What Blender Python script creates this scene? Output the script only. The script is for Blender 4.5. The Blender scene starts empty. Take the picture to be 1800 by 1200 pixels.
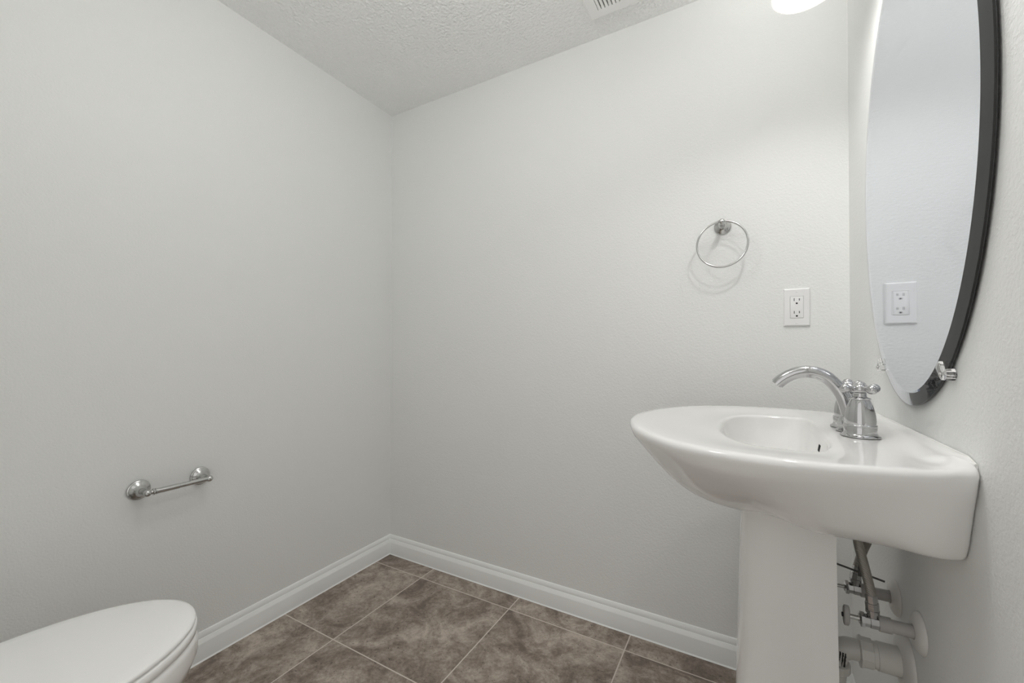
import bpy, math, random
from mathutils import Vector, Matrix
S = bpy.context.scene
C = S.collection
PI = math.pi

# ------------------------------------------------------------------ room numbers (metres)
D = 1.545
XL, XR, YB, YF = -1.5844, 0.27146, 1.545, -0.33
H0, ZC = 1.0316, 2.24164
TILE, TX, TY = 0.45902, -1.28189, 1.43979

# ------------------------------------------------------------------ camera
FPX = 725.17
yaw, pitch, roll = 0.5127, 0.0115, 0.0019
F = Vector((-math.sin(yaw)*math.cos(pitch), math.cos(yaw)*math.cos(pitch), math.sin(pitch)))
R = Vector((math.cos(yaw), math.sin(yaw), 0)); U = R.cross(F)
R2 = R*math.cos(roll) + U*math.sin(roll); U2 = -R*math.sin(roll) + U*math.cos(roll)
cam_d = bpy.data.cameras.new('camera'); cam = bpy.data.objects.new('camera', cam_d); C.objects.link(cam)
cam_d.sensor_width = 36; cam_d.sensor_fit = 'HORIZONTAL'; cam_d.lens = FPX*36/1800
cam_d.shift_y = 7.325/1800; cam_d.clip_start = 0.01
mw = Matrix((R2, U2, -F)).transposed().to_4x4(); mw.translation = Vector((0, 0, H0)); cam.matrix_world = mw
S.camera = cam

# ------------------------------------------------------------------ world, lights, exposure
w = bpy.data.worlds.new('world'); S.world = w; w.use_nodes = True
w.node_tree.nodes['Background'].inputs[0].default_value = (1, 0.98, 0.96, 1)
WORLD_UP, WORLD_DOWN = 0.95, 0.95
nt = w.node_tree; tcw = nt.nodes.new('ShaderNodeTexCoord'); sx = nt.nodes.new('ShaderNodeSeparateXYZ'); mr = nt.nodes.new('ShaderNodeMapRange')
nt.links.new(tcw.outputs['Generated'], sx.inputs[0]); nt.links.new(sx.outputs[2], mr.inputs[0]); nt.links.new(mr.outputs[0], nt.nodes['Background'].inputs[1])
mr.interpolation_type = 'SMOOTHSTEP'; mr.inputs[1].default_value = -0.15; mr.inputs[2].default_value = 0.15; mr.inputs[3].default_value = WORLD_DOWN; mr.inputs[4].default_value = WORLD_UP
S.view_settings.view_transform = 'Standard'; S.view_settings.look = 'None'
S.view_settings.gamma = 1; S.view_settings.use_curve_mapping = False
S.view_settings.exposure = 0.07
S.cycles.max_bounces = 28; S.cycles.diffuse_bounces = 14; S.cycles.glossy_bounces = 24; S.cycles.transmission_bounces = 24
S.cycles.caustics_reflective = False; S.cycles.caustics_refractive = False
S.cycles.sample_clamp_indirect = 4.0

LAMP_Y = (1.205, 1.02, 0.835); LAMP_X = 0.135; LAMP_Z = 1.900      # opening of each glass shade
DOWN_W, UP_W = 5.2, 2.2
def spot(name, loc, watt, rad, rx, cone=168):
    l = bpy.data.lights.new(name, 'SPOT'); l.energy = watt; l.shadow_soft_size = rad; l.color = (1, 0.985, 0.965)
    l.spot_size = math.radians(cone); l.spot_blend = 1.0
    o = bpy.data.objects.new(name, l); C.objects.link(o); o.location = loc; o.rotation_euler = (rx, 0, 0); return o

# ------------------------------------------------------------------ materials
def mat(name, col, rough=0.5, metal=0.0, bump=None, trans=0.0, ior=1.5, coat=0.0, spec=0.5, emit=None):
    m = bpy.data.materials.new(name); m.use_nodes = True
    b = m.node_tree.nodes['Principled BSDF']
    b.inputs['Base Color'].default_value = (*col, 1); b.inputs['Roughness'].default_value = rough
    b.inputs['Metallic'].default_value = metal; b.inputs['IOR'].default_value = ior
    b.inputs['Transmission Weight'].default_value = trans; b.inputs['Coat Weight'].default_value = coat
    b.inputs['Specular IOR Level'].default_value = spec
    if emit:
        b.inputs['Emission Color'].default_value = (*emit[0], 1); b.inputs['Emission Strength'].default_value = emit[1]
    if bump:
        nt = m.node_tree; N = nt.nodes.new
        sc, st, dist = bump[:3]
        tc = N('ShaderNodeTexCoord'); nz = N('ShaderNodeTexNoise'); bp = N('ShaderNodeBump')
        nz.inputs['Scale'].default_value = sc; nz.inputs['Detail'].default_value = 2.5; nz.inputs['Roughness'].default_value = 0.5
        bp.inputs['Strength'].default_value = st; bp.inputs['Distance'].default_value = dist
        nt.links.new(tc.outputs['Object'], nz.inputs['Vector'])
        nt.links.new(nz.outputs['Fac'], bp.inputs['Height']); nt.links.new(bp.outputs['Normal'], b.inputs['Normal'])
    return m

M = {}
M['wall'] = mat('greige wall paint', (0.795, 0.803, 0.795), 0.55, bump=(190, 0.42, 0.0024), spec=0.35)
M['ceiling'] = mat('knockdown ceiling paint', (0.91, 0.915, 0.91), 0.85, bump=(95, 0.9, 0.008), spec=0.2)
M['trim'] = mat('white trim paint', (0.86, 0.875, 0.87), 0.35)
M['porcelain'] = mat('white vitreous china', (0.84, 0.835, 0.825), 0.08, coat=0.3)
M['seat'] = mat('white seat plastic', (0.90, 0.90, 0.89), 0.16)
M['dark'] = mat('dark slot', (0.012, 0.012, 0.012), 0.6)
M['chrome'] = mat('polished chrome', (0.53, 0.53, 0.535), 0.05, 1.0)
M['satin'] = mat('satin chrome', (0.57, 0.57, 0.56), 0.18, 1.0)
M['plate'] = mat('white outlet plastic', (0.82, 0.82, 0.82), 0.28)
M['pvc'] = mat('off white pvc pipe', (0.66, 0.65, 0.62), 0.32)
M['greypipe'] = mat('grey supply pipe', (0.42, 0.41, 0.40), 0.38)
M['escut'] = mat('white escutcheon plastic', (0.70, 0.69, 0.67), 0.4)
M['grille'] = mat('white grille plastic', (0.88, 0.88, 0.87), 0.4)
M['silver'] = mat('mirror silvering', (0.875, 0.89, 0.925), 0.0, 1.0)
M['backing'] = mat('black mirror edge coating', (0.008, 0.008, 0.008), 0.12)
M['clear'] = mat('clear plastic', (1, 1, 1), 0.03, trans=1.0, ior=1.49)
M['opal'] = mat('opal lamp glass', (0.9, 0.9, 0.88), 0.25, emit=((1, 0.97, 0.93), 0.6))
M['bulb'] = mat('lit bulb', (1, 1, 1), 0.3, emit=((1, 0.96, 0.9), 2.0))
M['ink'] = mat('black print', (0.03, 0.03, 0.03), 0.6)
M['rod'] = mat('dark steel rod', (0.10, 0.10, 0.10), 0.3, 0.8)
M['caulk'] = mat('white caulk', (0.74, 0.74, 0.72), 0.6)

def glass_mat():
    m = bpy.data.materials.new('clear mirror glass'); m.use_nodes = True; nt = m.node_tree
    nt.nodes.clear(); o = nt.nodes.new('ShaderNodeOutputMaterial'); g = nt.nodes.new('ShaderNodeBsdfGlass')
    g.inputs['Roughness'].default_value = 0; g.inputs['IOR'].default_value = 1.5; g.inputs['Color'].default_value = (0.985, 0.99, 1, 1)
    nt.links.new(g.outputs[0], o.inputs[0]); return m
M['glass'] = glass_mat()

def braided():
    m = mat('braided steel hose', (0.36, 0.34, 0.31), 0.42, 0.55); nt = m.node_tree; b = nt.nodes['Principled BSDF']
    tc = nt.nodes.new('ShaderNodeTexCoord'); wv = nt.nodes.new('ShaderNodeTexWave'); bp = nt.nodes.new('ShaderNodeBump')
    wv.bands_direction = 'DIAGONAL'; wv.inputs['Scale'].default_value = 160
    bp.inputs['Strength'].default_value = 0.5; bp.inputs['Distance'].default_value = 0.001
    nt.links.new(tc.outputs['Object'], wv.inputs['Vector']); nt.links.new(wv.outputs['Fac'], bp.inputs['Height']); nt.links.new(bp.outputs['Normal'], b.inputs['Normal'])
    return m
M['hose'] = braided()

def tile_mat():
    m = bpy.data.materials.new('brown stone tile with pale grout'); m.use_nodes = True; nt = m.node_tree; L = nt.links.new
    b = nt.nodes['Principled BSDF']
    def N(t, **k):
        n = nt.nodes.new(t)
        for a, v in k.items(): setattr(n, a, v)
        return n
    def math_(op, a, b_=None, c=None):
        n = N('ShaderNodeMath', operation=op)
        for i, v in enumerate((a, b_, c)):
            if v is None: continue
            if isinstance(v, (int, float)): n.inputs[i].default_value = v
            else: L(v, n.inputs[i])
        return n.outputs[0]
    tc = N('ShaderNodeTexCoord'); sp = N('ShaderNodeSeparateXYZ'); L(tc.outputs['Object'], sp.inputs[0])
    u = math_('DIVIDE', math_('SUBTRACT', sp.outputs[0], TX), TILE); v = math_('DIVIDE', math_('SUBTRACT', sp.outputs[1], TY), TILE)
    fu, fv = math_('FLOOR', u), math_('FLOOR', v)
    ru, rv = math_('SUBTRACT', u, fu), math_('SUBTRACT', v, fv)
    du = math_('MINIMUM', ru, math_('SUBTRACT', 1.0, ru)); dv = math_('MINIMUM', rv, math_('SUBTRACT', 1.0, rv))
    dd = math_('MULTIPLY', math_('MINIMUM', du, dv), TILE)
    grout = math_('LESS_THAN', dd, 0.0021)
    cell = N('ShaderNodeCombineXYZ'); L(fu, cell.inputs[0]); L(fv, cell.inputs[1])
    wn = N('ShaderNodeTexWhiteNoise', noise_dimensions='3D'); L(cell.outputs[0], wn.inputs['Vector'])
    off = N('ShaderNodeVectorMath', operation='SCALE'); L(wn.outputs['Color'], off.inputs[0]); off.inputs[3].default_value = 31.0
    pos = N('ShaderNodeVectorMath', operation='ADD'); L(tc.outputs['Object'], pos.inputs[0]); L(off.outputs[0], pos.inputs[1])
    def noise(scale, det, rough, dist=0.0):
        n = N('ShaderNodeTexNoise'); n.inputs['Scale'].default_value = scale; n.inputs['Detail'].default_value = det
        n.inputs['Roughness'].default_value = rough; n.inputs['Distortion'].default_value = dist; L(pos.outputs[0], n.inputs['Vector']); return n.outputs['Fac']
    big = noise(5.0, 12, 0.68, 1.3); fine = noise(75, 8, 0.8); mid = noise(15, 12, 0.78, 1.0)
    f = math_('ADD', math_('MULTIPLY', big, 0.48), math_('ADD', math_('MULTIPLY', mid, 0.29), math_('MULTIPLY', fine, 0.23)))
    cr = N('ShaderNodeValToRGB'); L(f, cr.inputs[0])
    e = cr.color_ramp.elements
    e[0].position = 0.425; e[0].color = (0.150, 0.117, 0.095, 1)
    e[1].position = 0.585; e[1].color = (0.500, 0.431, 0.372, 1)
    for p_, c_ in ((0.470, (0.228, 0.183, 0.151, 1)), (0.50, (0.285, 0.234, 0.196, 1)), (0.525, (0.350, 0.294, 0.250, 1))):
        q = e.new(p_); q.color = c_
    pit = noise(95, 3, 0.6); pr = N('ShaderNodeMapRange'); L(pit, pr.inputs[0]); pr.inputs[1].default_value = 0.27; pr.inputs[2].default_value = 0.38
    pr.inputs[3].default_value = 0.35; pr.inputs[4].default_value = 1.0
    mx0 = N('ShaderNodeMix', data_type='RGBA', blend_type='MULTIPLY'); mx0.inputs[0].default_value = 1.0
    L(cr.outputs[0], mx0.inputs[6]); L(pr.outputs[0], mx0.inputs[7])
    mx = N('ShaderNodeMix', data_type='RGBA'); L(grout, mx.inputs[0]); L(mx0.outputs[2], mx.inputs[6]); mx.inputs[7].default_value = (0.62, 0.56, 0.51, 1)
    L(mx.outputs[2], b.inputs['Base Color'])
    b.inputs['Roughness'].default_value = 0.5
    h = math_('SUBTRACT', math_('MULTIPLY', f, 0.4), math_('MULTIPLY', grout, 0.5))
    bp = N('ShaderNodeBump'); bp.inputs['Strength'].default_value = 0.4; bp.inputs['Distance'].default_value = 0.004
    L(h, bp.inputs['Height']); L(bp.outputs[0], b.inputs['Normal'])
    return m
M['tile'] = tile_mat()

# ------------------------------------------------------------------ mesh helpers
class MB:
    def __init__(s): s.v = []; s.f = []; s.mi = []
    def add(s, vs, fs, mi=0):
        o = len(s.v); s.v += [tuple(p) for p in vs]; s.f += [tuple(i+o for i in f) for f in fs]; s.mi += [mi]*len(fs); return s
    def loft(s, rings, closed=True, cap0=False, cap1=False, mi=0):
        n = len(rings[0]); vs = [p for r in rings for p in r]; fs = []
        for k in range(len(rings)-1):
            for i in range(n if closed else n-1):
                j = (i+1) % n; fs.append((k*n+i, k*n+j, (k+1)*n+j, (k+1)*n+i))
        if cap0: fs.append(tuple(range(n-1, -1, -1)))
        if cap1: fs.append(tuple((len(rings)-1)*n+i for i in range(n)))
        return s.add(vs, fs, mi)
    def lathe(s, prof, origin, axis, seg=32, caps=True, mi=0):
        a = Vector(axis).normalized(); t = Vector((0, 0, 1)) if abs(a.z) < 0.9 else Vector((1, 0, 0))
        e1 = a.cross(t).normalized(); e2 = a.cross(e1); o = Vector(origin)
        rings = [[o + a*h + (e1*math.cos(2*PI*i/seg) + e2*math.sin(2*PI*i/seg))*max(r, 1e-5) for i in range(seg)] for r, h in prof]
        return s.loft(rings, True, caps, caps, mi)
    def tube(s, path, rad, seg=20, caps=True, mi=0):
        P = [Vector(p) for p in path]; n = len(P); rings = []
        up = None
        for k in range(n):
            t = (P[min(k+1, n-1)] - P[max(k-1, 0)]).normalized()
            if up is None:
                up = Vector((0, 0, 1)) if abs(t.z) < 0.9 else Vector((0, 1, 0))
            e1 = (up - t*up.dot(t)).normalized(); e2 = t.cross(e1); up = e1
            r = rad[k] if isinstance(rad, (list, tuple)) else rad
            rings.append([P[k] + (e1*math.cos(2*PI*i/seg) + e2*math.sin(2*PI*i/seg))*r for i in range(seg)])
        return s.loft(rings, True, caps, caps, mi)
    def sphere(s, c, r, seg=20, sc=(1, 1, 1), mi=0):
        rings = []; n = seg//2
        for k in range(n+1):
            a = PI*k/n; z = -math.cos(a); q = max(math.sin(a), 1e-4)
            rings.append([(c[0]+r*sc[0]*q*math.cos(2*PI*i/seg), c[1]+r*sc[1]*q*math.sin(2*PI*i/seg), c[2]+r*sc[2]*z) for i in range(seg)])
        return s.loft(rings, True, True, True, mi)
    def box(s, lo, hi, mi=0):
        x0, y0, z0 = lo; x1, y1, z1 = hi
        return s.add([(x0,y0,z0),(x1,y0,z0),(x1,y1,z0),(x0,y1,z0),(x0,y0,z1),(x1,y0,z1),(x1,y1,z1),(x0,y1,z1)],
                     [(3,2,1,0),(4,5,6,7),(0,1,5,4),(1,2,6,5),(2,3,7,6),(3,0,4,7)], mi)
    def rbox(s, lo, hi, r, axis=2, seg=5, er=0.0, mi=0):
        """box with rounded corners in the plane across axis and softened end edges"""
        ax = [i for i in range(3) if i != axis]
        a0, a1, b0, b1 = lo[ax[0]], hi[ax[0]], lo[ax[1]], hi[ax[1]]
        def ring(h, ins):
            out = []
            rr = max(r-ins, 1e-4)
            for cx, cy, st in ((a1-r, b1-r, 0), (a0+r, b1-r, 1), (a0+r, b0+r, 2), (a1-r, b0+r, 3)):
                for k in range(seg+1):
                    t = PI/2*(st + k/seg); p = [0, 0, 0]
                    p[ax[0]] = cx+rr*math.cos(t); p[ax[1]] = cy+rr*math.sin(t); p[axis] = h; out.append(tuple(p))
            return out
        h0, h1 = lo[axis], hi[axis]
        if er > 0:
            rg = []
            for k in range(4):
                t = PI/2*k/3; rg.append(ring(h0+er*(1-math.sin(t)), er*(1-math.cos(t))))
            rg = rg[::-1] if False else [ring(h0, er), ring(h0+er*0.3, er*0.3), ring(h0+er, 0), ring(h1-er, 0), ring(h1-er*0.3, er*0.3), ring(h1, er)]
        else: rg = [ring(h0, 0), ring(h1, 0)]
        return s.loft(rg, True, True, True, mi)
    def build(s, name, m, parent=None, smooth=True, angle=35, loc=None):
        me = bpy.data.meshes.new(name); o0 = Vector(loc) if loc else Vector((0, 0, 0))
        me.from_pydata([tuple(Vector(p)-o0) for p in s.v], [], s.f); me.update()
        ms = m if isinstance(m, (list, tuple)) else [m]
        for q in ms: me.materials.append(q)
        if len(ms) > 1: me.polygons.foreach_set('material_index', s.mi)
        import bmesh
        bm = bmesh.new(); bm.from_mesh(me); bmesh.ops.remove_doubles(bm, verts=bm.verts, dist=1e-6)
        bmesh.ops.recalc_face_normals(bm, faces=bm.faces); bm.to_mesh(me); bm.free()
        if smooth:
            me.polygons.foreach_set('use_smooth', [True]*len(me.polygons)); me.set_sharp_from_angle(angle=math.radians(angle))
        o = bpy.data.objects.new(name, me); C.objects.link(o); o.location = o0
        if parent:
            o.parent = parent; o.location = o0
        return o

def thing(name, label, cat, loc=(0, 0, 0), group=None):
    o = bpy.data.objects.new(name, None); C.objects.link(o); o.location = loc; o.empty_display_size = 0.05
    o['label'] = label; o['category'] = cat
    if group: o['group'] = group
    o['_origin'] = loc
    return o
def part(mb, name, m, root, **k):
    """mesh given in world coordinates, parented to a thing (or to a part) and kept where it stands"""
    o = mb.build(name, m, None, **k); o.parent = root
    p = root; off = Vector((0, 0, 0))
    while p: off += p.location; p = p.parent
    o.location = Vector((0, 0, 0)) - off
    return o
def struct(mb, name, m, label=None, cat=None, **k):
    o = mb.build(name, m, **k); o['kind'] = 'structure'
    if label: o['label'] = label
    if cat: o['category'] = cat
    return o
def lerp(a, b, t): return a+(b-a)*t
def sstep(a, b, x):
    t = min(1, max(0, (x-a)/(b-a))); return t*t*(3-2*t)
def interp(tab, x):
    if x <= tab[0][0]: return tab[0][1]
    for (x0, y0), (x1, y1) in zip(tab, tab[1:]):
        if x <= x1: return y0+(y1-y0)*(x-x0)/(x1-x0)
    return tab[-1][1]
def spline(pts, n=8):
    P = [Vector(p) for p in pts]; out = []
    for i in range(len(P)-1):
        a, b, c, d = P[max(i-1, 0)], P[i], P[i+1], P[min(i+2, len(P)-1)]
        for k in range(n):
            t = k/n; out.append(0.5*((2*b)+(-a+c)*t+(2*a-5*b+4*c-d)*t*t+(-a+3*b-3*c+d)*t**3))
    out.append(P[-1]); return out

# ------------------------------------------------------------------ room shell
HY = -2.4            # floor runs on into the open space behind the camera
DX0, DX1 = -0.62, 0.20  # unseen doorway, added to let world light into the room
T = 0.10
struct(MB().box((XL-T, HY, -0.08), (XR+T, YB+T, 0)), 'floor', M['tile'], 'brown stone tile floor with pale grout lines', 'floor', smooth=False)
struct(MB().box((XL-T, YF-T, ZC), (XR+T, YB+T, ZC+T)), 'ceiling', M['ceiling'], 'white textured ceiling', 'ceiling', smooth=False)
struct(MB().box((XL-T, YF-T, 0), (XL, YB+T, ZC)), 'wall_left', M['wall'], 'plain greige wall carrying the paper holder', 'wall', smooth=False)
struct(MB().box((XL, YB, 0), (XR, YB+T, ZC)), 'wall_back', M['wall'], 'greige wall carrying the towel ring and outlet', 'wall', smooth=False)
struct(MB().box((XR, YF-T, 0), (XR+T, YB+T, ZC)), 'wall_right', M['wall'], 'greige wall behind the sink and the oval mirror', 'wall', smooth=False)
wf = MB(); wf.box((XL, YF-T, 0), (DX0, YF, ZC)); wf.box((DX1, YF-T, 0), (XR, YF, ZC)); wf.box((DX0, YF-T, 2.03), (DX1, YF, ZC))
struct(wf, 'wall_front', M['wall'], smooth=False)

BASE = [(0, 0.0005), (0.0195, 0.0005), (0.0162, 0.0045), (0.016, 0.0575), (0.0153, 0.0600), (0.0092, 0.0705), (0.0086, 0.0715), (0.0070, 0.0718),
        (0.0070, 0.0775), (0.0066, 0.0810), (0.0050, 0.0870), (0.0030, 0.0905), (0, 0.0924)]
def base_run(name, fn, label):
    mb = MB(); mb.loft([[fn(d, z, 0) for d, z in BASE], [fn(d, z, 1) for d, z in BASE]], True, True, True)
    struct(mb, name, M['trim'], label, 'baseboard', angle=20)
base_run('baseboard_left', lambda d, z, e: (XL+d, (YB-d) if e else YF, z), 'white moulded baseboard along the left wall')
base_run('baseboard_back', lambda d, z, e: ((XR-d) if e else (XL+d), YB-d, z), 'white moulded baseboard along the back wall')
base_run('baseboard_right', lambda d, z, e: (XR-d, (YB-d) if e else YF, z), 'white moulded baseboard behind the sink pedestal')

# ------------------------------------------------------------------ pedestal sink
YC = 1.04
HALF = [(-0.2405, 0.0), (-0.2388, 0.030), (-0.2330, 0.066), (-0.2220, 0.108), (-0.206, 0.152), (-0.180, 0.199), (-0.146, 0.243), (-0.105, 0.281), (-0.055, 0.307),
        (0.0, 0.321), (0.06, 0.326), (0.12, 0.321), (0.17, 0.310), (0.22, 0.293), (0.258, 0.274), (0.2688, 0.264), (0.2708, 0.255)]
hs = spline([(x, y, 0) for x, y in HALF], 6)
sink = thing('pedestal_sink', 'white oval pedestal sink mounted on the right wall below the mirror', 'sink', (0.13, YC, 0))
nearS = [(p.x, YC-p.y) for p in hs][::-1]              # wall (near) -> tip
farS = [(p.x, YC+p.y) for p in hs][1:]                 # tip -> wall (far)
backS = [(0.2708, YC+0.255-0.51*k/24) for k in range(1, 24)]
OUT = nearS + farS + backS
def zrim(x, y): return 0.874 + 0.012*sstep(0.215, 0.255, x) - 0.012*sstep(0.215, 0.262, x)*sstep(0.235, 0.275, abs(y-YC))
FP = [(0, .864), (.003, .8585), (.009, .853), (.018, .848), (.033, .8415), (.06, .8305), (.09, .8185), (.12, .8065), (.16, .791), (.20, .7765), (.25, .761), (.31, .7465), (.38, .7345), (.45, .726), (.52, .7195), (.68, .709), (1, .698)]
MP = [(0, .864), (.012, .852), (.03, .840), (.06, .829), (.10, .817), (.15, .803), (.2, .790), (.3, .767), (.4, .748), (.5, .734), (.6, .723), (.8, .707), (1, .696)]
SP = [(0, .864), (.012, .850), (.03, .840), (.06, .826), (.10, .807), (.15, .785), (.2, .764), (.25, .750), (.3, .7405), (.35, .735), (.5, .726), (.7, .713), (1, .698)]
WP = [(0, .864), (.012, .850), (.03, .838), (.06, .815), (.09, .789), (.115, .766), (.14, .749), (.165, .7395), (.20, .735), (.25, .732), (.35, .727), (.5, .720), (.7, .708), (1, .698)]
def zunder(x, u):
    K = ((-.19, FP), (-.03, MP), (.12, SP), (.255, WP))
    if x <= K[0][0]: return interp(FP, u)
    for (a, p), (b, q) in zip(K, K[1:]):
        if x <= b: return lerp(interp(p, u), interp(q, u), sstep(a, b, x))
    return interp(WP, u)
US = [0, 0.006, 0.015, 0.024, 0.033, 0.045, 0.06, 0.08, 0.10, 0.115, 0.13, 0.145, 0.16, 0.175, 0.19, 0.205, 0.22, 0.245, 0.27, 0.295, 0.32, 0.345, 0.37, 0.42, 0.5, 0.6, 0.68, 0.8, 0.9, 0.985]
def under(u):
    r = []
    for x, y in OUT:
        cx = max(x, 0.10); z = zunder(x, u)
        if u == 0: z = zrim(x, y)-0.010
        elif u < 0.02: z += (zrim(x, y)-0.874)
        r.append((x+(cx-x)*u, y+(YC-y)*u, z))
    return r
# basin opening: D shape, straight at the back
def opening(t):                                        # t angle about (BX, YC)
    c, s_ = math.cos(t), math.sin(t)
    n = 2.4 if c < 0 else 5.0; a = 0.098 if c < 0 else 0.075; bb = 0.200
    return (abs(c/a)**n + abs(s_/bb)**n)**(-1/n)
BX = 0.055
INN = []
for x, y in OUT:
    t = math.atan2(y-YC, x-BX); rr = opening(t); INN.append((BX+rr*math.cos(t), YC+rr*math.sin(t)))
def top(u, dz):
    r = []
    for (x, y), (a, b) in zip(OUT, INN):
        X, Y = lerp(x, a, u), lerp(y, b, u)
        slope = 0.008*sstep(0.05, 1.0, u)*(1-sstep(0.10, 0.16, X))
        r.append((X, Y, zrim(X, Y)+dz-slope))
    return r
def bowl(k, z):
    return [(lerp(BX+0.01, a, k), lerp(YC, b, k), z) for a, b in INN]
bs = MB()
rings = [under(u) for u in reversed(US)]
def rim_ring(ins, dz):
    r = []
    for (x, y), (a, b) in zip(OUT, INN):
        d = math.hypot(a-x, b-y) or 1; f_ = ins/d if x < 0.2707 else 0
        X, Y = lerp(x, a, f_), lerp(y, b, f_); r.append((X, Y, zrim(X, Y)+dz))
    return r
rings += [rim_ring(0.0009, -0.006), rim_ring(0.003, -0.0028), rim_ring(0.006, -0.0009), rim_ring(0.010, 0.0)]
rings += [top(u, 0) for u in (0.12, 0.2, 0.3, 0.4, 0.5, 0.6, 0.7, 0.8, 0.88, 0.93)]
zi = 0.866
rings += [top(0.955, -0.0004), top(0.97, -0.0012), top(0.983, -0.0025), top(0.993, -0.0042), top(1.0, -0.0065)]
for k, z in ((0.990, 0.853), (0.975, 0.845), (0.945, 0.83), (0.89, 0.80), (0.83, 0.775), (0.72, 0.755), (0.5, 0.744), (0.25, 0.740), (0.09, 0.738)):
    rings.append(bowl(k, z))
bs.loft(rings, True, True, True)
basin = part(bs, 'basin', M['porcelain'], sink, angle=75)
# pedestal: U-shaped column, open towards the wall
def uring(z, fx, hw, bx, th=0.012):
    o, i_ = [], []
    n = 20
    for k in range(n+1):
        a = PI/2 + PI*k/n; c, s_ = math.cos(a), math.sin(a)
        ex = lambda q, e: math.copysign(abs(q)**e, q)
        o.append((fx+0.085+0.085*ex(c, 0.62), YC+hw*ex(s_, 0.62), z)); i_.append((fx+0.085+(0.085-th)*ex(c, 0.62), YC+(hw-th)*ex(s_, 0.62), z))
    return [(bx, YC+hw-0.004, z)] + o + [(bx, YC-hw+0.004, z), (bx-0.002, YC-hw+th, z)] + i_[::-1] + [(bx-0.002, YC+hw-th, z)]
pd = MB()
pd.loft([uring(0.0, -0.050, 0.122, 0.160), uring(0.03, -0.048, 0.121, 0.160), uring(0.055, -0.036, 0.112, 0.156), uring(0.11, -0.028, 0.108, 0.152), uring(0.33, -0.019, 0.104, 0.1475), uring(0.69, -0.0085, 0.100, 0.144),
         uring(0.727, -0.0068, 0.099, 0.143)], True, True, True)
part(pd, 'pedestal', M['porcelain'], sink, angle=50)
# overflow slots in the back of the bowl
for k in range(3):
    y = YC-0.080+0.0052*k
    s_ = MB().tube([(0.1235, y, 0.8545), (0.1215, y, 0.8425)], 0.0009, 10)
    part(s_, 'overflow_slot', M['dark'], sink)
dr = MB().lathe([(0.0, 0), (0.032, 0), (0.032, 0.002), (0.028, 0.004), (0.012, 0.0035), (0.0, 0.0035)], (BX+0.01, YC, 0.7385), (0, 0, 1))
part(dr, 'drain_flange', M['chrome'], sink)
ck = MB()
pth = [(0.2690, YC-0.255+0.51*k/20, 0.8735) for k in range(21)]
ck.tube([(x, y, zrim(x, y)-0.0005) for x, y, z in pth], 0.0018, 8)
part(ck, 'caulk_bead', M['caulk'], sink)

# ------------------------------------------------------------------ faucet
FY, FX, FZ = YC-0.008, 0.186, 0.8742
fau = thing('faucet', 'chrome two-handle faucet with arched spout on the white sink', 'faucet', (FX, FY, FZ))
HS = 0.0515
def stad(off, z):
    """plate outline: three overlapping lobes (two handle bases and the spout base)"""
    pts = []; n = 96
    lob = [(0, -HS, 0.0285), (0, HS, 0.0285), (-0.004, 0, 0.0235)]
    for k in range(n):
        a = 2*PI*k/n; c, s_ = math.cos(a), math.sin(a); best = 0
        for lx, ly, lr in lob:
            rr = lr+off; pr = lx*c+ly*s_; q = rr*rr-(lx*lx+ly*ly-pr*pr)
            if q > 0: best = max(best, pr+math.sqrt(q))
        # neck between the lobes
        if abs(c) > 1e-6:
            t = (0.0205+off)/abs(c)
            if abs(t*s_) < HS: best = max(best, t)
        pts.append((FX+best*c, FY+best*s_, z))
    return pts
pl = MB().loft([stad(0.0, FZ), stad(0.0015, FZ+0.001), stad(0.0010, FZ+0.0028), stad(-0.0015, FZ+0.0042), stad(-0.0035, FZ+0.0065), stad(-0.0042, FZ+0.0100), stad(-0.0040, FZ+0.0180), stad(-0.0048, FZ+0.0195), stad(-0.0075, FZ+0.0205)], True, True, True)
part(pl, 'base_plate', M['chrome'], fau, angle=40)
BELL = [(0.0245, 0.0195), (0.0248, 0.0215), (0.0240, 0.0230), (0.0232, 0.0235), (0.0232, 0.030), (0.0224, 0.040), (0.0206, 0.050), (0.0180, 0.059), (0.0153, 0.066), (0.0145, 0.0678),
        (0.0160, 0.0688), (0.0165, 0.0700), (0.0155, 0.0712), (0.0125, 0.0722), (0.0100, 0.0735), (0.0094, 0.078), (0.0098, 0.0805), (0.0122, 0.0822), (0.0130, 0.0860), (0.0128, 0.0915), (0.0100, 0.0950), (0.0050, 0.0965), (0.0001, 0.0967)]
for sgn in (-1, 1):
    cx, cy = FX, FY+sgn*HS
    h = part(MB().lathe(BELL, (cx, cy, FZ), (0, 0, 1), 40), 'handle', M['chrome'], fau, angle=40)
    cr = MB()
    for k in range(4):
        a = math.radians(28 if sgn < 0 else 40) + k*PI/2; d = Vector((math.cos(a), math.sin(a), 0)); o = Vector((cx, cy, FZ+0.0885))
        cr.lathe([(0.0052, 0.008), (0.0046, 0.013), (0.0040, 0.0165), (0.0046, 0.0182), (0.0066, 0.0200), (0.0080, 0.0228), (0.0085, 0.0262), (0.0078, 0.0300), (0.0060, 0.0326), (0.0034, 0.0342), (0.0001, 0.0346)], o, d, 20)
    cr.sphere((cx, cy, FZ+0.0960), 0.0075, 18, (1, 1, 0.55))
    part(cr, 'cross_grip', M['chrome'], h, angle=40)
sp = MB()
SPX = [(0.1795, 0.8915), (0.1792, 0.905), (0.1765, 0.9200), (0.1695, 0.9450), (0.1545, 0.9690), (0.1370, 0.9850), (0.1110, 0.9905), (0.0870, 0.9840), (0.0690, 0.9720), (0.0600, 0.9625)]
cl = spline([(x, FY, z) for x, z in SPX], 6)
for _ in range(14): cl = [cl[0]] + [(cl[k-1]+cl[k]*2+cl[k+1])/4 for k in range(1, len(cl)-1)] + [cl[-1]]
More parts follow.
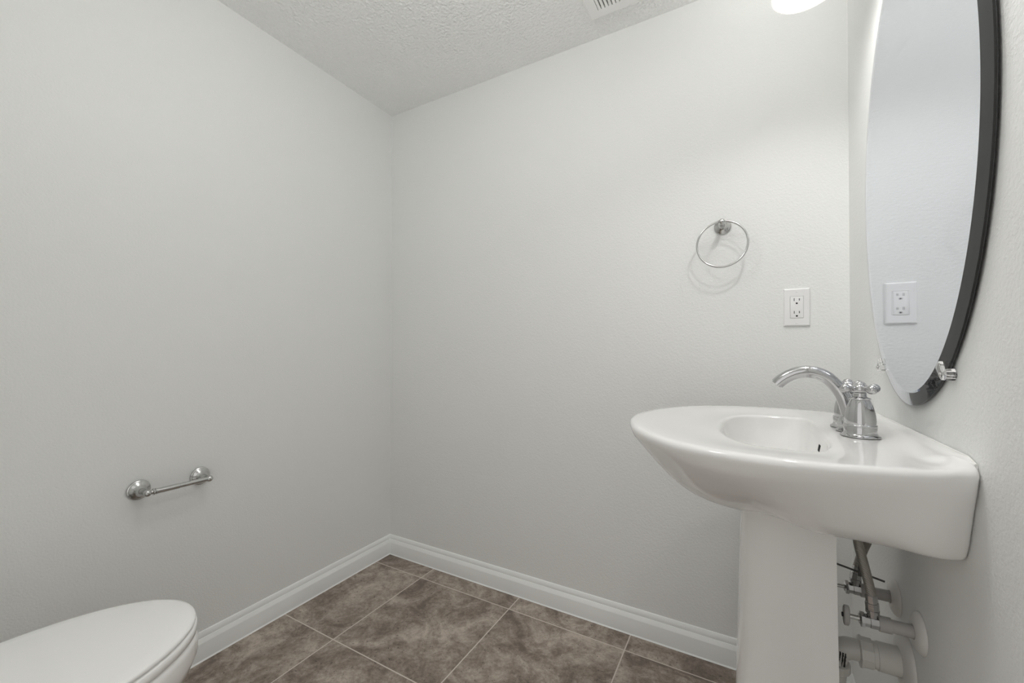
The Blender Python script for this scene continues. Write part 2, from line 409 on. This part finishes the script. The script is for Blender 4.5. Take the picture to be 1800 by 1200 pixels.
n = len(cl); rad = [lerp(0.0128, 0.0122, k/(n-1)) for k in range(n)]
sp.tube(cl, rad, 28)
part(sp, 'spout', M['chrome'], fau, angle=50)
sb = MB().lathe([(0.0225, 0.010), (0.0222, 0.016), (0.0185, 0.019), (0.0170, 0.024), (0.0155, 0.028), (0.0150, 0.0305), (0.0135, 0.032), (0.010, 0.033)], (0.1795, FY, FZ), (0, 0, 1), 32)
part(sb, 'spout_base', M['chrome'], fau, angle=40)
tdir = (cl[-1]-cl[-2]).normalized()
ae = MB().lathe([(0.0100, -0.0005), (0.0100, 0.0022), (0.0085, 0.0026), (0.0085, 0.0005), (0.0001, 0.0005)], cl[-1], tdir, 24)
part(ae, 'aerator', M['satin'], fau)

# ------------------------------------------------------------------ mirror
MY, MZ, MA, MBB = 1.02, 1.390, 0.305, 0.457
XFm, XBm = 0.2608, 0.2672
def ell(x, off, n=160):
    r = []
    for k in range(n):
        t = 2*PI*k/n; c, s_ = math.cos(t), math.sin(t); nx, nz = c/MA, s_/MBB; l = math.hypot(nx, nz)
        r.append((x, MY+MA*c-off*nx/l, MZ+MBB*s_-off*nz/l))
    return r
mir = thing('wall_mirror', 'large frameless oval mirror with slanted edge on the right wall above the sink', 'mirror', (XBm, MY, MZ-MBB))
g = MB()
g.loft([ell(XFm, 0.024), ell(XFm+0.0034, 0.0)], True, True, False, mi=0)
g.loft([ell(XFm+0.0034, 0.0), ell(XBm-0.0002, 0.0)], True, False, False, mi=2)
g.loft([ell(XBm-0.0002, 0.0), ell(XBm, 0.0002)], True, False, True, mi=1)
part(g, 'mirror_glass', [M['glass'], M['silver'], M['backing']], mir, smooth=False)
part(MB().loft([ell(XBm+0.0002, 0.0012), ell(XBm+0.0018, 0.0012)], True, True, True), 'mirror_backing', M['backing'], mir, angle=40)

def clip(t, label):
    c, s_ = math.cos(t), math.sin(t); nx, nz = c/MA, s_/MBB; l = math.hypot(nx, nz); nv = Vector((0, nx/l, nz/l)); tv = Vector((0, -nz/l, nx/l))
    e = Vector((0, MY+MA*c, MZ+MBB*s_))
    root = thing('mirror_clip', label, 'clip', (XR, e.y, e.z))
    X0 = XR-0.0004
    m_ = MB()
    def slab(x0, x1, a0, a1, hw0, hw1, rr):
        def ring(x, ins):
            pts = []
            P = [(a0+ins, hw0-ins), (a0+ins, -hw0+ins), (a1-ins, -hw1+ins), (a1-ins, hw1-ins)]
            q = []
            for i in range(4):
                p0, p1, p2 = Vector(P[i-1]), Vector(P[i]), Vector(P[(i+1) % 4])
                d0 = (p0-p1).normalized()*rr; d1 = (p2-p1).normalized()*rr
                for k in range(4):
                    u = k/3; q.append(p1+d0*(1-u)**2+d1*u**2)
            for v in q: pts.append(Vector((x, 0, 0))+e+nv*v.x+tv*v.y)
            return pts
        m_.loft([ring(x0, 0), ring(lerp(x0, x1, 0.75), 0), ring(x1, 0.0012)], True, True, True)
    slab(X0, XFm-0.0006, 0.0010, 0.0150, 0.0070, 0.0060, 0.002)
    slab(XFm-0.0004, XFm-0.0052, -0.0130, 0.0150, 0.0085, 0.0062, 0.003)
    part(m_, 'clip_body', M['clear'], root, angle=25)
    sc = MB().lathe([(0.0001, 0), (0.0036, 0.0002), (0.0034, 0.0012), (0.0015, 0.0020), (0.0001, 0.0021)], Vector((XFm-0.0053, 0, 0))+e+nv*0.0085, (-1, 0, 0), 18)
    part(sc, 'screw', M['satin'], root)
clip(math.radians(238), 'clear plastic clip holding the near lower edge of the oval mirror')
clip(math.radians(302), 'clear plastic clip holding the far lower edge of the oval mirror, behind the faucet')

# ------------------------------------------------------------------ towel ring
TRX, TRZ = -0.0615, 1.446
ring = thing('towel_ring', 'round chrome towel ring hanging on the back wall', 'towel ring', (TRX, YB, TRZ))
part(MB().lathe([(0.0255, 0.0), (0.0262, 0.002), (0.0250, 0.0045), (0.0232, 0.0055), (0.0228, 0.0075), (0.0205, 0.0095), (0.0175, 0.0110), (0.0120, 0.0150), (0.0088, 0.0200), (0.0001, 0.0200)], (TRX, YB-0.0003, TRZ), (0, -1, 0), 40), 'rosette', M['satin'], ring, angle=30)
po = MB().lathe([(0.0088, 0.0190), (0.0068, 0.030), (0.0060, 0.042), (0.0068, 0.046), (0.0068, 0.048), (0.0060, 0.050), (0.0060, 0.053)], (TRX, YB-0.0003, TRZ), (0, -1, 0), 24)
po.sphere((TRX, YB-0.058, TRZ+0.002), 0.0095, 22)
part(po, 'post', M['satin'], ring, angle=40)
rc = Vector((TRX, YB-0.058, TRZ+0.002-0.0725))
rg = MB(); n = 96
rg.loft([[rc+Vector((math.cos(2*PI*k/n), 0, math.sin(2*PI*k/n)))*(0.0735+0.0032*math.cos(2*PI*j/14))+Vector((0, 0.0032*math.sin(2*PI*j/14), 0)) for j in range(14)] for k in range(n+1)], True)
part(rg, 'ring', M['satin'], ring, angle=60)

# ------------------------------------------------------------------ outlet
OX, OZ = 0.1417, 1.1665
out = thing('wall_outlet', 'white duplex wall outlet on the back wall above the sink', 'outlet', (OX, YB, OZ))
pm = MB()
W2, H2 = 0.0343, 0.0585; w2, h2 = 0.0172, 0.0340
def rect(hw, hh_, y): return [(OX-hw, y, OZ-hh_), (OX+hw, y, OZ-hh_), (OX+hw, y, OZ+hh_), (OX-hw, y, OZ+hh_)]
pm.loft([rect(W2, H2, YB-0.0004), rect(W2, H2, YB-0.0018), rect(W2-0.0022, H2-0.0022, YB-0.0058), rect(W2-0.004, H2-0.004, YB-0.0066), rect(w2, h2, YB-0.0066), rect(w2, h2, YB-0.003)], True, True, False)
part(pm, 'wall_plate', M['plate'], out, angle=20)
rec = part(MB().rbox((OX-w2+0.0006, YB-0.0074, OZ-h2+0.0006), (OX+w2-0.0006, YB-0.0006, OZ+h2-0.0006), 0.0018, axis=1, er=0.0006), 'receptacle', M['plate'], out, angle=30)
for dz in (0.0195, -0.0195):
    for dx, hh_ in ((-0.0066, 0.0042), (0.0066, 0.0034)):
        part(MB().box((OX+dx-0.0009, YB-0.0077, OZ+dz+0.004-hh_), (OX+dx+0.0009, YB-0.0070, OZ+dz+0.004+hh_)), 'slot', M['dark'], rec, smooth=False)
    part(MB().lathe([(0.0001, 0), (0.0027, 0), (0.0027, 0.0007), (0.0001, 0.0007)], (OX, YB-0.0070, OZ+dz-0.0075), (0, -1, 0), 16), 'ground_hole', M['dark'], rec)
for dz in (0.0482, -0.0482):
    part(MB().lathe([(0.0001, 0), (0.0030, 0), (0.0028, 0.0008), (0.0001, 0.0012)], (OX, YB-0.0064, OZ+dz), (0, -1, 0), 16), 'screw', M['plate'], out)

# ------------------------------------------------------------------ toilet paper holder
PZ = 0.612
tp = thing('toilet_paper_holder', 'empty chrome toilet paper holder bar on the left wall', 'toilet paper holder', (XL, 0.61, PZ))
for y in (0.533, 0.693):
    part(MB().lathe([(0.0285, 0), (0.0292, 0.0025), (0.0280, 0.0050), (0.0258, 0.0062), (0.0252, 0.0085), (0.0230, 0.0105), (0.0190, 0.0125), (0.0130, 0.0180), (0.0095, 0.0250), (0.0001, 0.0250)], (XL+0.0003, y, PZ), (1, 0, 0), 36), 'rosette', M['satin'], tp, angle=30)
    q = MB().lathe([(0.0095, 0.0240), (0.0078, 0.036), (0.0070, 0.050), (0.0080, 0.054), (0.0001, 0.060)], (XL+0.0003, y, PZ), (1, 0, 0), 24)
    q.sphere((XL+0.062, y, PZ), 0.0105, 22)
    part(q, 'post', M['satin'], tp, angle=40)
bar = MB().lathe([(0.0055, 0.004), (0.0062, 0.011), (0.0095, 0.0125), (0.0100, 0.0140), (0.0095, 0.0155), (0.0070, 0.0165), (0.0070, 0.0180), (0.0088, 0.0190), (0.0092, 0.0205), (0.0082, 0.0215), (0.0082, 0.078), (0.0074, 0.0790), (0.0074, 0.156)], (XL+0.062, 0.533, PZ), (0, 1, 0), 28)
part(bar, 'roller_bar', M['satin'], tp, angle=35)

# ------------------------------------------------------------------ exhaust fan grille on the ceiling
VX, VY = -0.4835, 1.4405           # corner nearest the back-left
VW = 0.30
vent = thing('exhaust_fan_grille', 'white square exhaust fan grille on the ceiling', 'vent', (VX+VW/2, VY-VW/2, ZC))
def vr(i_, z): return [(VX+i_, VY-i_, z), (VX+VW-i_, VY-i_, z), (VX+VW-i_, VY-VW+i_, z), (VX+i_, VY-VW+i_, z)]
fr = MB(); fr.loft([vr(0, ZC-0.0005), vr(0, ZC-0.006), vr(0.004, ZC-0.012), vr(0.010, ZC-0.0145), vr(0.040, ZC-0.0145), vr(0.040, ZC-0.003)], True, True, False)
part(fr, 'frame', M['grille'], vent, angle=20)
sl = MB(); x = VX+0.042
while x < VX+VW-0.045:
    sl.box((x, VY-VW+0.040, ZC-0.0143), (x+0.0085, VY-0.040, ZC-0.007)); x += 0.0128
part(sl, 'louvers', M['grille'], vent, smooth=False)
part(MB().box((VX+0.036, VY-VW+0.036, ZC-0.0012), (VX+VW-0.036, VY-0.036, ZC-0.0006)), 'opening', M['dark'], vent, smooth=False)

# ------------------------------------------------------------------ vanity light
vl = thing('vanity_light', 'wall light with glowing white glass shades, above the oval mirror', 'wall light', (XR, 1.02, LAMP_Z+0.09))
part(MB().rbox((XR-0.022, 1.02-0.27, LAMP_Z+0.055), (XR-0.0004, 1.02+0.27, LAMP_Z+0.135), 0.02, axis=0, er=0.004), 'backplate', M['satin'], vl, angle=30)
for i, y in enumerate(LAMP_Y):
    part(MB().tube([(XR-0.021, y, LAMP_Z+0.095), (LAMP_X+0.0745, y, LAMP_Z+0.095)], 0.009, 14), 'arm', M['satin'], vl)
    part(MB().loft([[(LAMP_X+r_*math.cos(2*PI*k/48), y+r_*math.sin(2*PI*k/48), LAMP_Z+z_) for k in range(48)] for r_, z_ in ((0.0725, 0.088), (0.0765, 0.088), (0.0770, 0.095), (0.0765, 0.102), (0.0725, 0.102), (0.0725, 0.088))]), 'collar', M['satin'], vl, angle=30)
    pr_o = [(0.0700, 0.0), (0.0722, 0.0006), (0.0728, 0.003), (0.0725, 0.012), (0.0722, 0.05), (0.0722, 0.10), (0.0740, 0.130)]
    pr_i = [(0.0705, 0.130), (0.0690, 0.10), (0.0688, 0.05), (0.0685, 0.012), (0.0680, 0.003), (0.0688, 0.0006), (0.0700, 0.0)]
    part(MB().lathe(pr_o+pr_i, (LAMP_X, y, LAMP_Z), (0, 0, 1), 48, caps=False), 'lamp_shade', M['opal'], vl, angle=40)
    part(MB().tube([(LAMP_X+0.069, y, LAMP_Z+0.095), (LAMP_X, y, LAMP_Z+0.095)], 0.006, 12).lathe([(0.016, 0.078), (0.018, 0.085), (0.018, 0.100), (0.008, 0.104)], (LAMP_X, y, LAMP_Z), (0, 0, 1), 20), 'socket', M['satin'], vl, angle=40)
    part(MB().sphere((LAMP_X, y, LAMP_Z+0.055), 0.025, 24), 'bulb', M['bulb'], vl)
    spot('bulb_light', (LAMP_X, y, LAMP_Z+0.022), DOWN_W*(0.36, 0.95, 1.15)[i], 0.014, 0, (135, 164, 164)[i])
    spot('bulb_light', (LAMP_X, y, LAMP_Z+0.125), UP_W, 0.020, PI)

# ------------------------------------------------------------------ fill globe added out of view to even out the room light
FILL_E = 17.0
M['fill_glow'] = mat('added fill glow', (0.9, 0.9, 0.9), 0.4, emit=((1, 0.99, 0.97), FILL_E))
GX, GY, GZ, GR = -0.56, 0.52, 2.04, 0.11
fill_root = thing('fill_globe', 'added fill globe out of view, hung close under the ceiling', 'fill light', (GX, GY, ZC))
part(MB().lathe([(0.0001, 0.0004), (0.075, 0.0004), (0.075, 0.012), (0.060, 0.022), (0.018, 0.030), (0.012, 0.060), (0.0001, 0.060)], (GX, GY, ZC), (0, 0, -1), 40), 'canopy', M['satin'], fill_root, angle=40)
part(MB().lathe([(0.0001, 0.055), (0.040, 0.056), (0.042, 0.075), (0.042, 0.112), (0.0001, 0.112)], (GX, GY, ZC), (0, 0, -1), 40), 'fitter', M['satin'], fill_root, angle=40)
part(MB().sphere((GX, GY, GZ), GR, 40), 'globe', M['fill_glow'], fill_root)

# ------------------------------------------------------------------ plumbing under the sink
def valve(y, z, hx, label, angle_up, handle=True):
    r = thing('shutoff_valve', label, 'valve', (XR, y, z), 'shutoff valves under the sink')
    part(MB().lathe([(0.0350, 0.0004), (0.0350, 0.002), (0.0330, 0.005), (0.0270, 0.0090), (0.0180, 0.0115), (0.0125, 0.0110), (0.0125, 0.0004)], (XR, y, z), (-1, 0, 0), 40), 'escutcheon', M['escut'], r, angle=40)
    part(MB().lathe([(0.0112, 0.0006), (0.0112, 0.046)], (XR, y, z), (-1, 0, 0), 24), 'stub_pipe', M['greypipe'], r)
    part(MB().lathe([(0.0112, 0.040), (0.0135, 0.0405), (0.0135, 0.058), (0.0120, 0.0585)], (XR, y, z), (-1, 0, 0), 24), 'compression_sleeve', M['greypipe'], r)
    bd = MB().lathe([(0.0125, 0.056), (0.0125, 0.070), (0.0115, 0.0705), (0.0115, 0.078), (0.0140, 0.0785), (0.0140, 0.0835), (0.0100, 0.0845), (0.0085, 0.086)], (XR, y, z), (-1, 0, 0), 8)
    bd.lathe([(0.0085, 0.0), (0.0085, 0.016), (0.0105, 0.0165), (0.0105, 0.022)], (XR-0.066, y, z), (0, 0, 1), 12)
    part(bd, 'valve_body', M['chrome'], r, angle=25)
    part(MB().lathe([(0.0042, 0.084), (0.0042, 0.106)], (XR, y, z), (-1, 0, 0), 14), 'stem', M['satin'], r)
    # oval handle
    hd = MB(); rings_ = []
    for xo, s_ in ((0.100, 0.85), (0.1015, 1.0), (0.1075, 1.0), (0.109, 0.85)):
        rings_.append([(XR-xo, y+0.0095*s_*math.cos(2*PI*k/24), z+0.019*s_*math.sin(2*PI*k/24)) for k in range(24)])
    hd.loft(rings_, True, True, True)
    part(hd, 'handle', M['greypipe'], r, angle=40)
    part(MB().lathe([(0.0042, 0.1085), (0.0040, 0.1115), (0.0001, 0.1120)], (XR, y, z), (-1, 0, 0), 14), 'handle_screw', M['dark'], r)
    return r
valve(1.0, 0.5305, 0, 'near shutoff valve under the sink, lower white escutcheon and oval handle in view', True)
valve(1.135, 0.5235, 0, 'far shutoff valve under the sink, partly hidden behind the braided hose', True)
def hose(pts, label, low):
    r = thing('supply_hose', label, 'hose', pts[0], 'supply hoses under the sink')
    part(MB().tube(spline(pts, 8), 0.0078, 18), 'braided_tube', M['hose'], r)
    p0, p1 = Vector(pts[0]), Vector(pts[1]); d = (p1-p0).normalized()
    part(MB().lathe([(0.0098, -0.002), (0.0104, 0.0), (0.0104, 0.012), (0.0092, 0.0125), (0.0092, 0.026), (0.0080, 0.027)], p0, d, 8), 'coupling_nut', M['chrome'], r, angle=25)
hose([(XR-0.066, 1.0, 0.5535), (XR-0.068, 1.0, 0.580), (0.1965, 1.005, 0.620), (0.1880, 1.012, 0.665), (0.186, 1.018, 0.700)], 'near braided supply hose rising from the near shutoff valve', True)
hose([(XR-0.066, 1.135, 0.5465), (0.2085, 1.134, 0.570), (0.216, 1.125, 0.610), (0.226, 1.110, 0.655), (0.228, 1.095, 0.700)], 'far braided supply hose leaning up behind the near hose', True)

DRY, DRZ = 1.075, 0.428
dt = thing('drain_trap', 'off-white drain trap pipe entering the wall below the shutoff valves', 'drain pipe', (XR, DRY, DRZ))
part(MB().lathe([(0.058, 0.0004), (0.058, 0.002), (0.055, 0.006), (0.045, 0.010), (0.032, 0.012), (0.0265, 0.012), (0.0265, 0.0004)], (XR, DRY, DRZ), (-1, 0, 0), 48), 'escutcheon', M['escut'], dt, angle=40)
part(MB().lathe([(0.0255, 0.0006), (0.0262, 0.014), (0.0262, 0.045), (0.0240, 0.0455), (0.0240, 0.058)], (XR, DRY, DRZ), (-1, 0, 0), 36), 'trap_adapter', M['pvc'], dt, angle=30)
nt_ = MB().lathe([(0.0262, 0.052), (0.0275, 0.0525), (0.0275, 0.068), (0.0292, 0.0685), (0.0292, 0.072), (0.0200, 0.0735)], (XR, DRY, DRZ), (-1, 0, 0), 10)
part(nt_, 'slip_nut', M['pvc'], dt, angle=25)
el = spline([(XR-0.060, DRY, DRZ), (XR-0.080, DRY, DRZ), (0.180, DRY, DRZ-0.0015), (0.1655, DRY-0.001, DRZ-0.012), (0.1600, DRY-0.003, DRZ-0.030), (0.158, DRY-0.005, DRZ-0.062), (0.148, DRY-0.010, DRZ-0.105), (0.112, DRY-0.018, DRZ-0.128), (0.075, DRY-0.024, DRZ-0.105), (0.065, DRY-0.028, DRZ-0.06), (0.065, DRY-0.032, DRZ+0.08), (0.065, YC, 0.66), (0.065, YC, 0.694)], 8)
tp_ = part(MB().tube(el, 0.0198, 24), 'trap_bend', M['pvc'], dt, angle=50)
nt2 = MB().lathe([(0.0230, 0), (0.0258, 0.001), (0.0258, 0.016), (0.0225, 0.019)], Vector((0.1600, DRY-0.003, DRZ-0.030)), Vector((-0.03, -0.02, -1)), 14)
part(nt2, 'slip_nut', M['pvc'], dt, angle=25)
# small black print on the bend, facing the room
random.seed(4)
lt = MB()
ctr = Vector((0.168, DRY-0.0215, DRZ-0.016)); ux = Vector((-0.10, 0.02, -1)).normalized(); nn = Vector((0.05, -1, 0.0)).normalized(); uy = nn.cross(ux).normalized()
for ln in range(3):
    x = -0.014
    while x < 0.013:
        wd = random.uniform(0.0006, 0.0013); ht = random.uniform(0.0018, 0.003)
        o_ = ctr + ux*x + uy*(0.0042*(ln-1)); q = [o_, o_+ux*wd, o_+ux*wd+uy*ht, o_+uy*ht]
        lt.add(q + [p-nn*0.004 for p in q], [(0, 1, 2, 3), (7, 6, 5, 4), (0, 4, 5, 1), (1, 5, 6, 2), (2, 6, 7, 3), (3, 7, 4, 0)]); x += wd+random.uniform(0.0004, 0.0009)
lo = part(lt, 'printed_lettering', M['ink'], dt, smooth=False)
pr_ = thing('pop_up_rod', 'thin dark metal pop-up drain rod crossing behind the supply hose', 'rod', (0.16, 1.05, 0.604))
part(MB().tube([(0.092, 1.0466, 0.6197), (0.234, 1.05, 0.5875)], 0.0019, 12), 'pivot_rod', M['rod'], pr_)
part(MB().rbox((0.193, 1.044, 0.590), (0.203, 1.056, 0.602), 0.002), 'spring_clip', M['rod'], pr_)
part(MB().tube([(0.198, 1.0585, 0.585), (0.199, 1.0585, 0.695)], 0.0022, 10), 'lift_strap', M['rod'], pr_)

# ------------------------------------------------------------------ toilet
TC = -1.142
toi = thing('toilet', 'white toilet with its lid closed, beside the left wall', 'toilet', (TC, 0.1, 0))
def egg(z, tip, back, hw, y0=0.205, sq=2.3, bw=0.8, n=72):
    r = []
    for k in range(n):
        t = 2*PI*k/n; s_, c = math.sin(t), math.cos(t)
        if s_ >= 0:
            e = 2/2.05; x = hw*math.copysign(abs(c)**e, c); y = y0+(tip-y0)*abs(s_)**e
        else:
            e = 2/3.2; f_ = abs(s_)**e; x = hw*math.copysign(abs(c)**e, c)*(1-(1-bw)*f_); y = y0-(y0-back)*f_
        r.append((TC+x, y, z))
    return r
LZ = 0.436
ld = MB(); ld.loft([egg(LZ-0.0120, 0.480, 0.0, 0.183), egg(LZ-0.0105, 0.4825, -0.002, 0.185), egg(LZ-0.0050, 0.4825, -0.002, 0.185), egg(LZ-0.0020, 0.480, 0.0, 0.183), egg(LZ, 0.472, 0.006, 0.176), egg(LZ+0.0015, 0.445, 0.02, 0.155), egg(LZ+0.004, 0.36, 0.08, 0.09), egg(LZ+0.0045, 0.25, 0.17, 0.02)], True, True, True)
part(ld, 'lid', M['seat'], toi, angle=60)
st = MB(); st.loft([egg(LZ-0.0345, 0.482, 0.0, 0.184), egg(LZ-0.0325, 0.485, -0.001, 0.187), egg(LZ-0.0170, 0.485, -0.001, 0.187), egg(LZ-0.0142, 0.4815, 0.0, 0.1838)], True, True, True)
part(st, 'seat', M['seat'], toi, angle=60)
bw_ = MB()
bw_.loft([egg(0.0, 0.30, -0.10, 0.115, 0.12), egg(0.012, 0.302, -0.10, 0.117, 0.12), egg(0.04, 0.285, -0.095, 0.108, 0.12), egg(0.12, 0.285, -0.09, 0.105, 0.13), egg(0.19, 0.318, -0.09, 0.120, 0.15), egg(0.24, 0.366, -0.10, 0.138, 0.165), egg(0.28, 0.415, -0.11, 0.160, 0.18),
          egg(0.31, 0.450, -0.115, 0.175, 0.195), egg(0.335, 0.476, -0.12, 0.1855, 0.203), egg(0.36, 0.487, -0.12, 0.190, 0.205), egg(0.385, 0.487, -0.12, 0.189, 0.205), egg(0.395, 0.484, -0.12, 0.187, 0.205), egg(0.4000, 0.478, -0.118, 0.182)], True, True, True)
part(bw_, 'bowl', M['porcelain'], toi, angle=70)
for sx in (-1, 1):
    part(MB().rbox((TC+sx*0.075-0.018, -0.022, 0.4003), (TC+sx*0.075+0.018, -0.004, 0.434), 0.006, er=0.002), 'hinge', M['seat'], toi)
part(MB().rbox((TC-0.21, YF+0.012, 0.36), (TC+0.21, -0.112, 0.745), 0.035, er=0.012), 'tank', M['porcelain'], toi)
part(MB().rbox((TC-0.218, YF+0.006, 0.7455), (TC+0.218, -0.104, 0.782), 0.038, er=0.010), 'tank_lid', M['porcelain'], toi)
fl = MB().tube([(TC-0.15, -0.111, 0.69), (TC-0.15, -0.095, 0.69)], 0.010, 14); fl.tube([(TC-0.155, -0.094, 0.69), (TC-0.08, -0.090, 0.684)], [0.007, 0.005], 14)
part(fl, 'flush_lever', M['chrome'], toi)

# tidy helper property
for o in C.objects:
    if '_origin' in o: del o['_origin']
